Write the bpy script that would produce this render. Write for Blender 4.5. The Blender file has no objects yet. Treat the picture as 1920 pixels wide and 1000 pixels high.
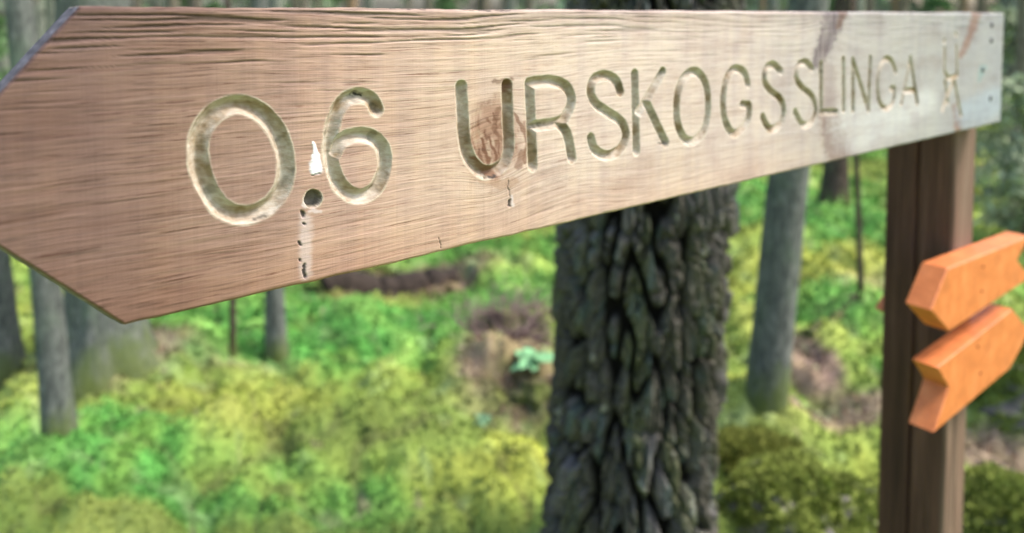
import bpy, math
import numpy as np
from mathutils import Vector, Matrix, Euler

rng = np.random.default_rng(7)
scene = bpy.context.scene
COL = scene.collection

# ------------------------------------------------------------------ camera
FPX = 1387.0            # focal length in photo pixels (1920 wide)
PITCH = math.radians(3.0)
HORIZON = 31.0
CAMH = 1.60
YPP = HORIZON + FPX * math.tan(PITCH)
camd = bpy.data.cameras.new('camera')
cam = bpy.data.objects.new('camera', camd); COL.objects.link(cam)
cam.location = (0, 0, CAMH)
cam.rotation_euler = (math.radians(90) - PITCH, 0, 0)
camd.sensor_width = 36.0
camd.lens = FPX / 1920 * 36.0
camd.shift_y = -(500 - YPP) / 1920
camd.clip_start = 0.05; camd.clip_end = 500
camd.dof.use_dof = True
camd.dof.focus_distance = 0.57
camd.dof.aperture_fstop = 3.5
scene.camera = cam

# ------------------------------------------------------------------ light
SUN_AZ = math.radians(92)      # clockwise from +Y (forward) towards +X
SUN_EL = math.radians(52)
world = bpy.data.worlds.new('World'); scene.world = world; world.use_nodes = True
wn = world.node_tree; wn.nodes.clear()
sky = wn.nodes.new('ShaderNodeTexSky'); sky.sky_type = 'NISHITA'; sky.sun_disc = False
sky.sun_elevation = SUN_EL; sky.sun_rotation = SUN_AZ
sky.air_density = 1.0; sky.dust_density = 4.0; sky.ozone_density = 1.0
bg = wn.nodes.new('ShaderNodeBackground'); bg.inputs['Strength'].default_value = 0.15
wo = wn.nodes.new('ShaderNodeOutputWorld')
wn.links.new(sky.outputs[0], bg.inputs[0]); wn.links.new(bg.outputs[0], wo.inputs[0])
sd = bpy.data.lights.new('sun', 'SUN'); sun = bpy.data.objects.new('sun', sd); COL.objects.link(sun)
sd.energy = 1.5; sd.angle = math.radians(11); sd.color = (1.0, 0.95, 0.87)
sv = Vector((math.sin(SUN_AZ) * math.cos(SUN_EL), math.cos(SUN_AZ) * math.cos(SUN_EL), math.sin(SUN_EL)))
sun.rotation_euler = sv.to_track_quat('Z', 'Y').to_euler()
sun.location = (3, 0, 6)
scene.view_settings.view_transform = 'Standard'
scene.view_settings.look = 'None'
scene.view_settings.gamma = 1.0
scene.view_settings.use_curve_mapping = False
scene.view_settings.exposure = 1.45
scene.render.engine = 'CYCLES'

# ------------------------------------------------------------------ geometry helpers
cp, sp = math.cos(PITCH), math.sin(PITCH)
def ray(px, py):
    """direction of a photograph pixel, per unit of depth along the lens axis"""
    x = (px - 960) / FPX; y = -(py - YPP) / FPX
    return np.array([x, cp + y * sp, -sp + y * cp])
def project(P):
    X = P[..., 0]; Y = P[..., 1]; Z = P[..., 2] - CAMH
    d = Y * cp - Z * sp; u = Y * sp + Z * cp
    return 960 + FPX * X / d, YPP - FPX * u / d
def ground_pt(px, py, z=0.0):
    r = ray(px, py); t = (z - CAMH) / r[2]
    return r[0] * t, r[1] * t

def _hash(ix, iy, seed):
    h = (ix.astype(np.int64) * 374761393 + iy.astype(np.int64) * 668265263 + seed * 1442695041) & 0xffffffff
    h = ((h ^ (h >> 13)) * 1274126177) & 0xffffffff
    h = ((h ^ (h >> 16)) * 2246822519) & 0xffffffff
    return (h ^ (h >> 15)) / 4294967295.0
def pn(x, y, seed=0):
    """gradient noise, about -0.7..0.7"""
    x = np.asarray(x, float); y = np.asarray(y, float)
    ix = np.floor(x); iy = np.floor(y); fx = x - ix; fy = y - iy
    u = fx * fx * fx * (fx * (fx * 6 - 15) + 10); v = fy * fy * fy * (fy * (fy * 6 - 15) + 10)
    def g(a, b):
        t = _hash(ix + a, iy + b, seed) * 2 * math.pi
        return np.cos(t) * (fx - a) + np.sin(t) * (fy - b)
    return (g(0, 0) * (1 - u) + g(1, 0) * u) * (1 - v) + (g(0, 1) * (1 - u) + g(1, 1) * u) * v
def fbm(x, y, seed=0, o=4):
    s = 0; a = 1.0
    for k in range(o):
        s = s + a * pn(x * 2 ** k, y * 2 ** k, seed + k * 17); a *= .5
    return s
def pnw(u, v, period, seed=0):
    """gradient noise that repeats every `period` in u"""
    ix = np.floor(u); iy = np.floor(v); fx = u - ix; fy = v - iy
    a_ = fx * fx * fx * (fx * (fx * 6 - 15) + 10); b_ = fy * fy * fy * (fy * (fy * 6 - 15) + 10)
    def g(a, b):
        t = _hash(np.mod(ix + a, period), iy + b, seed) * 2 * math.pi
        return np.cos(t) * (fx - a) + np.sin(t) * (fy - b)
    return (g(0, 0) * (1 - a_) + g(1, 0) * a_) * (1 - b_) + (g(0, 1) * (1 - a_) + g(1, 1) * a_) * b_
def smooth(e0, e1, x):
    t = np.clip((x - e0) / (e1 - e0), 0, 1); return t * t * (3 - 2 * t)

def mesh_np(name, V, F, mats, attrs=None, smooth_shade=True, midx=None, normals=None):
    """V (n,3), F (m,k) constant-k faces or list of such arrays"""
    me = bpy.data.meshes.new(name)
    Fs = F if isinstance(F, list) else [F]
    Fs = [np.asarray(f, dtype=np.int32) for f in Fs if len(f)]
    V = np.asarray(V, dtype=np.float32)
    me.vertices.add(len(V)); me.vertices.foreach_set('co', V.ravel())
    nl = sum(f.size for f in Fs); nf = sum(len(f) for f in Fs)
    me.loops.add(nl); me.polygons.add(nf)
    me.loops.foreach_set('vertex_index', np.concatenate([f.ravel() for f in Fs]))
    st = []; o = 0
    for f in Fs:
        st.append(o + np.arange(len(f)) * f.shape[1]); o += f.size
    me.polygons.foreach_set('loop_start', np.concatenate(st).astype(np.int32))
    me.polygons.foreach_set('use_smooth', np.full(nf, smooth_shade))
    for m in (mats if isinstance(mats, (list, tuple)) else [mats]): me.materials.append(m)
    if midx is not None: me.polygons.foreach_set('material_index', np.asarray(midx, dtype=np.int32))
    me.update(calc_edges=True)
    for k, a in (attrs or {}).items():
        a = np.asarray(a, dtype=np.float32)
        if a.ndim == 1:
            at = me.attributes.new(k, 'FLOAT', 'POINT'); at.data.foreach_set('value', a)
        else:
            at = me.attributes.new(k, 'FLOAT_COLOR', 'POINT')
            c = np.ones((len(a), 4), np.float32); c[:, :3] = a; at.data.foreach_set('color', c.ravel())
    if normals is not None:
        me.normals_split_custom_set_from_vertices([tuple(n) for n in normals.tolist()])
    return me
def link(name, me, parent=None, loc=None, rot=None):
    o = bpy.data.objects.new(name, me); COL.objects.link(o)
    if parent: o.parent = parent
    if loc is not None: o.location = loc
    if rot is not None: o.rotation_euler = rot
    return o
def tag(o, label=None, cat=None, group=None, kind=None):
    if label: o['label'] = label
    if cat: o['category'] = cat
    if group: o['group'] = group
    if kind: o['kind'] = kind
    return o
def empty(name, loc, rz=0.0):
    o = bpy.data.objects.new(name, None); COL.objects.link(o)
    o.location = loc; o.rotation_euler = (0, 0, rz); o.empty_display_size = .1
    return o
def quads(nu, nv, wrap=False):
    """faces of a grid with vertex index i*nv+j"""
    i = np.arange(nu - 1)[:, None]
    if wrap:
        j = np.arange(nv)[None, :]; j2 = (j + 1) % nv
    else:
        j = np.arange(nv - 1)[None, :]; j2 = j + 1
    a = i * nv + j; b = i * nv + j2; c = (i + 1) * nv + j2; d = (i + 1) * nv + j
    return np.stack([a, b, c, d], -1).reshape(-1, 4)

# ------------------------------------------------------------------ material helpers
class NT:
    def __init__(s, name):
        s.m = bpy.data.materials.new(name); s.m.use_nodes = True
        s.t = s.m.node_tree; s.b = s.t.nodes['Principled BSDF']
    def n(s, typ, **kw):
        nd = s.t.nodes.new('ShaderNode' + typ)
        for k, v in kw.items(): setattr(nd, k, v)
        return nd
    def l(s, a, b): s.t.links.new(a, b)
    def attr(s, name, out='Fac'):
        return s.n('Attribute', attribute_name=name).outputs[out]
    def coord(s, scale=(1, 1, 1), src=None):
        if src is None: src = s.n('TexCoord').outputs['Object']
        mp = s.n('Mapping'); mp.inputs['Scale'].default_value = scale
        s.l(src, mp.inputs['Vector']); return mp.outputs[0]
    def noise(s, vec, scale=1.0, detail=3.0, rough=.55, dist=0.0):
        nd = s.n('TexNoise'); nd.inputs['Scale'].default_value = scale
        nd.inputs['Detail'].default_value = detail; nd.inputs['Roughness'].default_value = rough
        nd.inputs['Distortion'].default_value = dist
        s.l(vec, nd.inputs['Vector']); return nd.outputs['Fac']
    def ramp(s, fac, stops):
        nd = s.n('ValToRGB'); e = nd.color_ramp.elements
        while len(e) < len(stops): e.new(.5)
        for el, (p, c) in zip(e, stops):
            el.position = p; el.color = (c[0], c[1], c[2], 1) if not isinstance(c, (int, float)) else (c, c, c, 1)
        s.l(fac, nd.inputs[0]); return nd.outputs[0]
    def mix(s, fac, a, b, mode='MIX'):
        nd = s.n('Mix', data_type='RGBA', blend_type=mode)
        for v, i in ((fac, 0), (a, 6), (b, 7)):
            if isinstance(v, (int, float)): nd.inputs[i].default_value = v if i == 0 else (v, v, v, 1)
            elif isinstance(v, tuple): nd.inputs[i].default_value = (*v, 1)
            else: s.l(v, nd.inputs[i])
        return nd.outputs[2]
    def math(s, op, a, b=0.0):
        nd = s.n('Math', operation=op)
        for v, i in ((a, 0), (b, 1)):
            if isinstance(v, (int, float)): nd.inputs[i].default_value = v
            else: s.l(v, nd.inputs[i])
        return nd.outputs[0]
    def bump(s, h, strength=.5, dist=.001, prev=None):
        nd = s.n('Bump'); nd.inputs['Strength'].default_value = strength
        nd.inputs['Distance'].default_value = dist; s.l(h, nd.inputs['Height'])
        if prev is not None: s.l(prev, nd.inputs['Normal'])
        s.l(nd.outputs[0], s.b.inputs['Normal']); return nd.outputs[0]
    def done(s, col=None, rough=.8, spec=.3):
        if col is not None:
            if isinstance(col, tuple): s.b.inputs['Base Color'].default_value = (*col, 1)
            else: s.l(col, s.b.inputs['Base Color'])
        if isinstance(rough, (int, float)): s.b.inputs['Roughness'].default_value = rough
        else: s.l(rough, s.b.inputs['Roughness'])
        s.b.inputs['Specular IOR Level'].default_value = spec
        return s.m

# --- oak board
def mat_board():
    t = NT('weathered_oak')
    tc = t.n('TexCoord').outputs['Object']
    sx = t.n('SeparateXYZ'); t.l(tc, sx.inputs[0])
    vw = t.math('ADD', sx.outputs[2], t.attr('warp'))
    cb = t.n('CombineXYZ'); t.l(sx.outputs[0], cb.inputs[0]); t.l(sx.outputs[1], cb.inputs[1]); t.l(vw, cb.inputs[2])
    v = cb.outputs[0]
    broad = t.noise(t.coord((3, 60, 38), v), 1, 3, .6)
    g1 = t.noise(t.coord((10, 120, 420), v), 1, 4, .65, .15)
    g2 = t.noise(t.coord((28, 200, 640), v), 1, 3, .6)
    fine = t.noise(t.coord((17, 150, 620), v), 1, 5, .75, .3)
    saw = t.noise(t.coord((330, 30, 9), tc), 1, 3, .6)
    sawb = t.noise(t.coord((70, 10, 5), tc), 1, 2, .5)
    blot = t.noise(t.coord((16, 16, 22), tc), 1, 4, .6)
    base = t.attr('basecol', 'Color')
    gc = t.ramp(g1, [(.30, (.62, .55, .50)), (.44, (.91, .88, .86)), (.6, 1.0), (.8, (1.07, 1.07, 1.06))])
    ga = t.attr('grainamt')
    c = t.mix(ga, base, t.mix(1.0, base, gc, 'MULTIPLY'))
    c = t.mix(ga, c, t.ramp(g2, [(.30, .55), (.47, .97), (.75, 1.10)]), 'MULTIPLY')
    c = t.mix(1.0, c, t.ramp(broad, [(.3, (.90, .86, .83)), (.5, .99), (.72, (1.05, 1.04, 1.02))]), 'MULTIPLY')
    c = t.mix(t.math('MULTIPLY', ga, t.ramp(t.noise(t.coord((6, 6, 9), tc), 1, 2), [(.4, .15), (.62, 1.0)])), c, t.ramp(saw, [(.32, .92), (.5, 1.0), (.68, 1.05)]), 'MULTIPLY')
    c = t.mix(1.0, c, t.ramp(sawb, [(.35, (.93, .93, .95)), (.5, 1.0), (.68, (1.04, 1.03, 1.0))]), 'MULTIPLY')
    c = t.mix(1.0, c, t.ramp(blot, [(.32, (.86, .82, .82)), (.5, 1.0), (.7, (1.05, 1.06, 1.02))]), 'MULTIPLY')
    c = t.mix(ga, c, t.ramp(fine, [(.38, (.42, .31, .26)), (.425, .99), (.7, 1.04)]), 'MULTIPLY')
    # routed grooves: paler, slightly green wood with grime, painted shade in the full stop
    gn = t.noise(t.coord((60, 180, 260), tc), 1, 4, .6)
    gb = t.noise(t.coord((35, 35, 35), tc), 1, 3, .6)
    gcol = t.ramp(gn, [(.28, (.26, .195, .14)), (.45, (.35, .288, .222)), (.75, (.45, .395, .335))])
    gcol = t.mix(1.0, gcol, t.ramp(gb, [(.36, (.62, .54, .40)), (.47, .95), (.62, (1.06, 1.12, 1.16))]), 'MULTIPLY')
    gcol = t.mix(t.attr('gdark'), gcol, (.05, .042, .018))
    gcol = t.mix(t.attr('redknot'), gcol, (.16, .085, .05))
    c = t.mix(t.attr('groove'), c, gcol)
    c = t.mix(t.attr('rim'), c, (.48, .45, .35))
    c = t.mix(t.attr('white'), c, (.66, .65, .68))
    c = t.mix(t.attr('black'), c, (.012, .010, .009))
    r = t.ramp(g1, [(.3, .8), (.7, .6)])
    b1 = t.bump(g1, .5, .0012)
    b2 = t.bump(g2, .35, .0006, b1)
    t.bump(saw, .25, .0006, b2)
    return t.done(c, r, .3)
def mat_endgrain():
    t = NT('weathered_end_grain')
    n = t.noise(t.coord((160, 50, 160)), 1, 4, .6)
    c = t.ramp(n, [(.3, (.065, .055, .065)), (.5, (.13, .115, .13)), (.7, (.23, .205, .23))])
    t.bump(n, .5, .001); return t.done(c, .85, .2)
def mat_post():
    t = NT('dark_stained_post_wood')
    tc = t.n('TexCoord').outputs['Object']
    g = t.noise(t.coord((90, 90, 3.0), tc), 1, 5, .65, .3)
    b = t.noise(t.coord((18, 18, 1.6), tc), 1, 3, .6)
    f = t.noise(t.coord((300, 300, 12), tc), 1, 3, .6)
    c = t.ramp(g, [(.2, (.034, .014, .009)), (.5, (.070, .031, .021)), (.8, (.11, .057, .042))])
    c = t.mix(1.0, c, t.ramp(b, [(.3, (.55, .50, .5)), (.5, 1.0), (.7, (1.35, 1.3, 1.25))]), 'MULTIPLY')
    c = t.mix(1.0, c, t.ramp(f, [(.3, .7), (.55, 1.0), (.7, 1.15)]), 'MULTIPLY')
    c = t.mix(t.attr('front_tone'), c, t.mix(1.0, (.19, .125, .09), t.ramp(g, [(.3, .5), (.6, 1.1)]), 'MULTIPLY'))
    b1 = t.bump(g, .6, .004); t.bump(f, .4, .001, b1)
    return t.done(c, .75, .3)
def mat_orange():
    t = NT('orange_paint')
    tc = t.n('TexCoord').outputs['Object']
    n = t.noise(t.coord((25, 25, 25), tc), 1, 4, .6)
    s = t.noise(t.coord((160, 160, 160), tc), 1, 3, .6)
    g = t.noise(t.coord((12, 200, 220), tc), 1, 3, .6)
    c = t.ramp(n, [(.3, (.42, .120, .034)), (.5, (.53, .160, .046)), (.72, (.62, .21, .070))])
    c = t.mix(t.ramp(s, [(.23, 1.0), (.30, 0.0)]), c, (.26, .06, .014))
    w = t.noise(t.coord((40, 90, 14), tc), 1, 5, .7)
    c = t.mix(t.ramp(w, [(.55, 0.0), (.72, .45)]), c, (.36, .12, .05))
    c = t.mix(1.0, c, t.ramp(g, [(.3, .9), (.6, 1.03)]), 'MULTIPLY')
    b1 = t.bump(g, .35, .001); t.bump(s, .3, .0008, b1)
    return t.done(c, .48, .4)
def mat_plain(name, col, rough=.6, metal=0.0, sc=60, var=.25):
    t = NT(name)
    n = t.noise(t.coord((sc, sc, sc)), 1, 3, .6)
    lo = tuple(x * (1 - var) for x in col); hi = tuple(min(1, x * (1 + var)) for x in col)
    t.b.inputs['Metallic'].default_value = metal
    return t.done(t.ramp(n, [(.3, lo), (.7, hi)]), rough, .3)
def mat_vcol(name, rough=.85, sc=60, var=.3, bump=.0, transl=0.0):
    t = NT(name)
    n = t.noise(t.coord((sc, sc, sc)), 1, 4, .65)
    c = t.mix(1.0, t.attr('col', 'Color'), t.ramp(n, [(.28, 1 - var), (.5, 1.0), (.72, 1 + var)]), 'MULTIPLY')
    if bump: t.bump(n, .8, bump)
    if transl: 
        t.b.inputs['Subsurface Weight'].default_value = 0.0
    return t.done(c, rough, .08)
def mat_bark(name, c0, c1, c2, lichen=(.17, .22, .15), lam=.5, vs=5):
    t = NT(name)
    tc = t.n('TexCoord').outputs['Object']
    g = t.noise(t.coord((45, 45, vs * 3), tc), 1, 5, .65, .4)
    p = t.noise(t.coord((11, 11, 6), tc), 1, 5, .65)
    c = t.ramp(g, [(.3, c0), (.5, c1), (.72, c2)])
    c = t.mix(t.ramp(p, [(.5, 0.0), (.66, lam)]), c, lichen)
    c = t.mix(t.ramp(t.noise(t.coord((70, 70, 40), tc), 1, 4, .7), [(.35, .0), (.62, .75)]), c, t.mix(1.0, c, .45, 'MULTIPLY'))
    sz = t.n('SeparateXYZ'); t.l(tc, sz.inputs[0])
    mz = t.math('ADD', sz.outputs[2], t.math('MULTIPLY', p, -.45))
    c = t.mix(t.ramp(t.math('MULTIPLY', t.math('ADD', mz, .3), 1.6), [(.05, .9), (.36, 0.0)]), c, (.10, .13, .03))
    t.bump(g, .9, .008)
    return t.done(c, .9, .15)
M_BOARD = mat_board(); M_END = mat_endgrain(); M_POST = mat_post(); M_ORANGE = mat_orange()
M_SCREW = mat_plain('dark_screw_metal', (.035, .035, .045), .45, .8)

# ================================================================== SETTING: ground
blobs = []   # (x, y, rx, ry, colour, weight)
LITTER = np.array([.20, .135, .115]); YEL = np.array([.27, .30, .055]); GRN = np.array([.095, .29, .060])
YGR = np.array([.185, .26, .055]); OLV = np.array([.105, .135, .035]); BRN = np.array([.060, .040, .028]); PALE = np.array([.16, .26, .10])
for px, py, rx, ry, c, w in [
    (270, 730, 60, 90, LITTER, .95), (330, 690, 130, 34, LITTER, .8), (440, 715, 130, 30, LITTER, .55), (90, 690, 60, 30, BRN, .6),
    (40, 775, 90, 24, BRN, .7), (180, 700, 110, 95, OLV, .6),
    (950, 700, 90, 110, LITTER, .85), (930, 610, 60, 60, LITTER, .8), (870, 790, 90, 24, LITTER, .5), (1000, 770, 70, 60, BRN, .6),
        (1510, 690, 40, 70, LITTER, .95), (1570, 785, 110, 26, LITTER, .85), (1640, 560, 60, 16, LITTER, .5), (1560, 620, 30, 20, LITTER, .5),
    (1880, 880, 90, 45, LITTER, .85), (1830, 600, 40, 30, BRN, .5), (1900, 640, 60, 20, LITTER, .6),
    (975, 900, 60, 60, YEL * 1.25, .95), (900, 940, 120, 40, YEL, .6), (1570, 530, 120, 26, YEL, .8), (1400, 450, 120, 30, YEL * .95, .6),
    (600, 790, 320, 50, YGR, .8), (450, 820, 160, 60, YEL * .85, .6), (60, 720, 90, 50, YGR, .6),
    (600, 640, 330, 85, GRN, 1.0), (430, 560, 200, 40, GRN, .9), (1020, 560, 160, 60, GRN * .9, .7), (900, 470, 200, 30, GRN * .9, .8),
    (1430, 390, 300, 60, GRN, .95), (1600, 460, 170, 40, GRN, .95), (1560, 600, 130, 40, GRN * 1.05, .8), (120, 930, 260, 80, GRN * 1.1, .95),
    (260, 980, 220, 40, GRN * 1.1, .9), (650, 970, 130, 40, GRN, .5), (1880, 520, 100, 60, GRN * .8, .6), (1850, 790, 50, 60, GRN, .5),
    (700, 860, 300, 30, OLV, .45), (1440, 850, 110, 50, OLV, .7),
    (740, 530, 150, 34, BRN * .5, .97), (870, 500, 90, 22, LITTER * .7, .8), (610, 560, 80, 18, BRN * .7, .8)]:  # darkest blob paints the shadow in the hollow under the board
    x, y = ground_pt(px, py); x2, _ = ground_pt(px + rx, py); _, y2 = ground_pt(px, py - ry)
    blobs.append((x, y, abs(x2 - x) + .03, abs(y2 - y) * .8 + .03, c, w))
mounds = []
for px, py, r, h in [(195, 715, .36, .26), (970, 930, .22, .13), (950, 720, .34, .12), (520, 700, .5, .06), (760, 625, .5, .06), (420, 560, .6, .10), (740, 530, .4, -.10),
                     (1440, 830, .30, .0), (120, 960, .45, .14), (640, 830, .35, .10), (330, 850, .3, .09), (110, 830, .22, .07), (1600, 600, .5, .07),
                     (1560, 470, 1.0, .15), (800, 860, .22, .08), (1880, 800, .3, .13)]:
    x, y = ground_pt(px, py); mounds.append((x, y, r, h))
def height(x, y):
    r = np.hypot(x, y)
    wx = x + .25 * pn(x * 1.3, y * 1.3, 61); wy = y + .25 * pn(x * 1.3, y * 1.3, 62)
    h = .18 * np.abs(pn(wx * 1.7, wy * 1.7, 1)) + .17 * np.sqrt(pn(wx * 3.0, wy * 3.0, 2) ** 2 + .0004) + .06 * np.abs(pn(x * 7.5, y * 7.5, 3))
    h = h + .018 * pn(x * 22, y * 22, 4) + .008 * pn(x * 55, y * 55, 5)
    far = smooth(6, 25, r)
    h = h - .06 + far * (.9 * pn(x * .07, y * .07, 8) + .35 * pn(x * .22, y * .22, 9))
    h = h + smooth(12, 60, r) * .4
    for mx, my, mr, mh in mounds:
        h = h + mh * np.exp(-((x - mx) ** 2 + (y - my) ** 2) / (mr * mr))
    return h
def gcolor(x, y):
    """albedo of the ground cover: moss kinds, bilberry green, bare litter, painted cushion shading"""
    x = np.asarray(x, float); y = np.asarray(y, float)
    n1 = fbm(x * 1.1, y * 1.1, 31); n2 = fbm(x * 3.5, y * 3.5, 33); n3 = fbm(x * 11, y * 11, 35)
    c = np.broadcast_to(YGR, x.shape + (3,)).copy()
    def mixc(c, col, w): return c * (1 - w[..., None]) + col * w[..., None]
    c = mixc(c, GRN, smooth(.05, .45, n1) * .7)
    c = mixc(c, YEL * .9, smooth(.1, .5, -n1) * .6)
    for bx, by, rx, ry, col, w in blobs:
        d = np.sqrt(((x - bx) / rx) ** 2 + ((y - by) / ry) ** 2) + .35 * n2
        c = mixc(c, col, w * (1 - smooth(.65, 1.25, d)))
    c = mixc(c, OLV, smooth(.15, .6, n2) * .35)
    c = mixc(c, YEL, smooth(.2, .6, -n2) * .3)
    c = mixc(c, np.array([.24, .33, .15]), smooth(.25, .55, fbm(x * 6, y * 6, 37)) * .5)
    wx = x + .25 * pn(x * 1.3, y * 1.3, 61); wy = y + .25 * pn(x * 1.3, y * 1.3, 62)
    val = np.abs(pn(wx * 3.0, wy * 3.0, 2))      # cushion shading painted in: darker hollows, lighter tops
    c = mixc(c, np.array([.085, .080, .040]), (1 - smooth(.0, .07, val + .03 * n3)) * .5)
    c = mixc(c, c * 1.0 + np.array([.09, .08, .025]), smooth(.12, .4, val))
    c = mixc(c, LITTER * .9, smooth(.42, .7, n3 + .4 * n1) * .6)
    c = c * (1 + .2 * np.clip(n3, -1, 1))[..., None]
    far = smooth(9, 30, np.hypot(x, y))
    c = mixc(c, np.array([.15, .27, .09]), far * .6)
    return np.clip(c, .004, .6)

M_GROUND = mat_vcol('moss_ground', .95, 45, .25, .012)
M_MOSS = mat_vcol('moss_fronds', .9, 25, .25)
M_LEAF = mat_vcol('leaf_green', .6, 20, .2)
ang = np.concatenate([np.linspace(-180, -62, 60)[:-1], np.linspace(-62, 62, 620), np.linspace(62, 180, 60)[1:]]) * math.pi / 180
rad = np.concatenate([[0.02], np.geomspace(.5, 190, 470)])
R, A = np.meshgrid(rad, ang, indexing='ij')
GX = R * np.sin(A); GY = R * np.cos(A)
GV = np.stack([GX, GY, height(GX, GY)], -1).reshape(-1, 3)
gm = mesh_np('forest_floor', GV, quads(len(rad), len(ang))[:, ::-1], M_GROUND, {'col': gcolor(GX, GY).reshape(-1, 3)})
tag(link('forest_floor', gm), kind='structure', label='mossy undulating forest floor with bare litter patches')

# ------------------------------------------------------------------ leafy scatter (numpy built)
def blades(P, N, L, W, col, tilt=.6, per=3, up=1.0, curl=.0, flat=0.0):
    """P points (n,3); per blades each; N outward normals; returns V,F,C of slim kite-shaped leaves"""
    n = len(P); m = n * per
    P = np.repeat(P, per, 0); N = np.repeat(N, per, 0); C = np.repeat(col, per, 0)
    L = np.repeat(L, per) * rng.uniform(.6, 1.2, m); W = np.repeat(W, per) * rng.uniform(.7, 1.3, m)
    d = N * up + rng.normal(0, tilt, (m, 3)); d /= np.linalg.norm(d, axis=1)[:, None]
    s = np.cross(d, rng.normal(0, 1, (m, 3)) * (1 - flat) + np.array([0, 0, 2.5]) * flat); s /= np.linalg.norm(s, axis=1)[:, None] + 1e-9
    mid = P + d * L[:, None] * .5
    V = np.stack([P, mid + s * W[:, None], P + d * L[:, None] - np.array([0, 0, 1.0]) * (L * curl)[:, None], mid - s * W[:, None]], 1).reshape(-1, 3)
    F = np.arange(m * 4).reshape(-1, 4)
    C = C * rng.uniform(.85, 1.18, (m, 1))
    return V, F, np.repeat(C, 4, 0)
def scatter_front(n, r0, r1, a0=-48, a1=48, power=1.0):
    r = np.exp(rng.uniform(math.log(r0), math.log(r1), n)); a = np.radians(rng.uniform(a0, a1, n))
    return r * np.sin(a), r * np.cos(a), r
# feather moss: short fronds all over the near floor
x, y, r = scatter_front(95000, 1.35, 22)
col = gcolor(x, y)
litter = (col[:, 0] > col[:, 1] * 1.05) & (col[:, 2] > .03)
k = ~litter | (rng.random(len(x)) < .12)
x, y, r, col = x[k], y[k], r[k], col[k]
P = np.stack([x, y, height(x, y) - .004], -1)
sc = np.clip(r / 2.2, .7, 5)
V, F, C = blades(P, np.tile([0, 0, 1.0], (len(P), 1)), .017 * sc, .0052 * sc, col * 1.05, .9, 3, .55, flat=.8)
tag(link('feather_moss', mesh_np('feather_moss', V, F, M_MOSS, {'col': C}, False)), 'short feathery yellow-green moss fronds covering the forest floor', 'moss', kind='stuff')
# bilberry / green undergrowth: taller leafy carpet where the floor is bright green
x, y, r = scatter_front(160000, 1.5, 26)
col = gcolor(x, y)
g = (col[:, 1] > col[:, 0] * 1.9)
x, y, r, col = x[g], y[g], r[g], col[g]
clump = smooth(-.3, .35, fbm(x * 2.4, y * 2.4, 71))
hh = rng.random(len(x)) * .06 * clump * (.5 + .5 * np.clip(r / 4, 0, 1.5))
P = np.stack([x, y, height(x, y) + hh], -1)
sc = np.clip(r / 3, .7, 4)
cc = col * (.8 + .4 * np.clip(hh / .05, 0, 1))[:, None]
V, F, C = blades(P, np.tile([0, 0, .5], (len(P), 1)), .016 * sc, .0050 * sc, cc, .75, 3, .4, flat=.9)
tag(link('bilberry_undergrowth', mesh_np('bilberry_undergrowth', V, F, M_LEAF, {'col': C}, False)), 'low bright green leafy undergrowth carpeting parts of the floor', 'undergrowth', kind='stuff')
# needle and twig litter
x, y, r = scatter_front(60000, 1.4, 12)
col = gcolor(x, y); k = (col[:, 0] > col[:, 1] * 1.02)
x, y, r = x[k], y[k], r[k]
P = np.stack([x, y, height(x, y) + .004], -1)
tone = np.array([[.20, .125, .09], [.11, .065, .045], [.28, .21, .19], [.055, .035, .025]])[rng.integers(0, 4, len(x))]
V, F, C = blades(P, np.tile([0, 0, .15], (len(P), 1)), np.full(len(P), .035), np.full(len(P), .0035), tone, .5, 2)
tag(link('needle_litter', mesh_np('needle_litter', V, F, M_MOSS, {'col': C}, False)), 'brown fallen needles and twigs on the bare floor patches', 'forest litter', kind='stuff')

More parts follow.
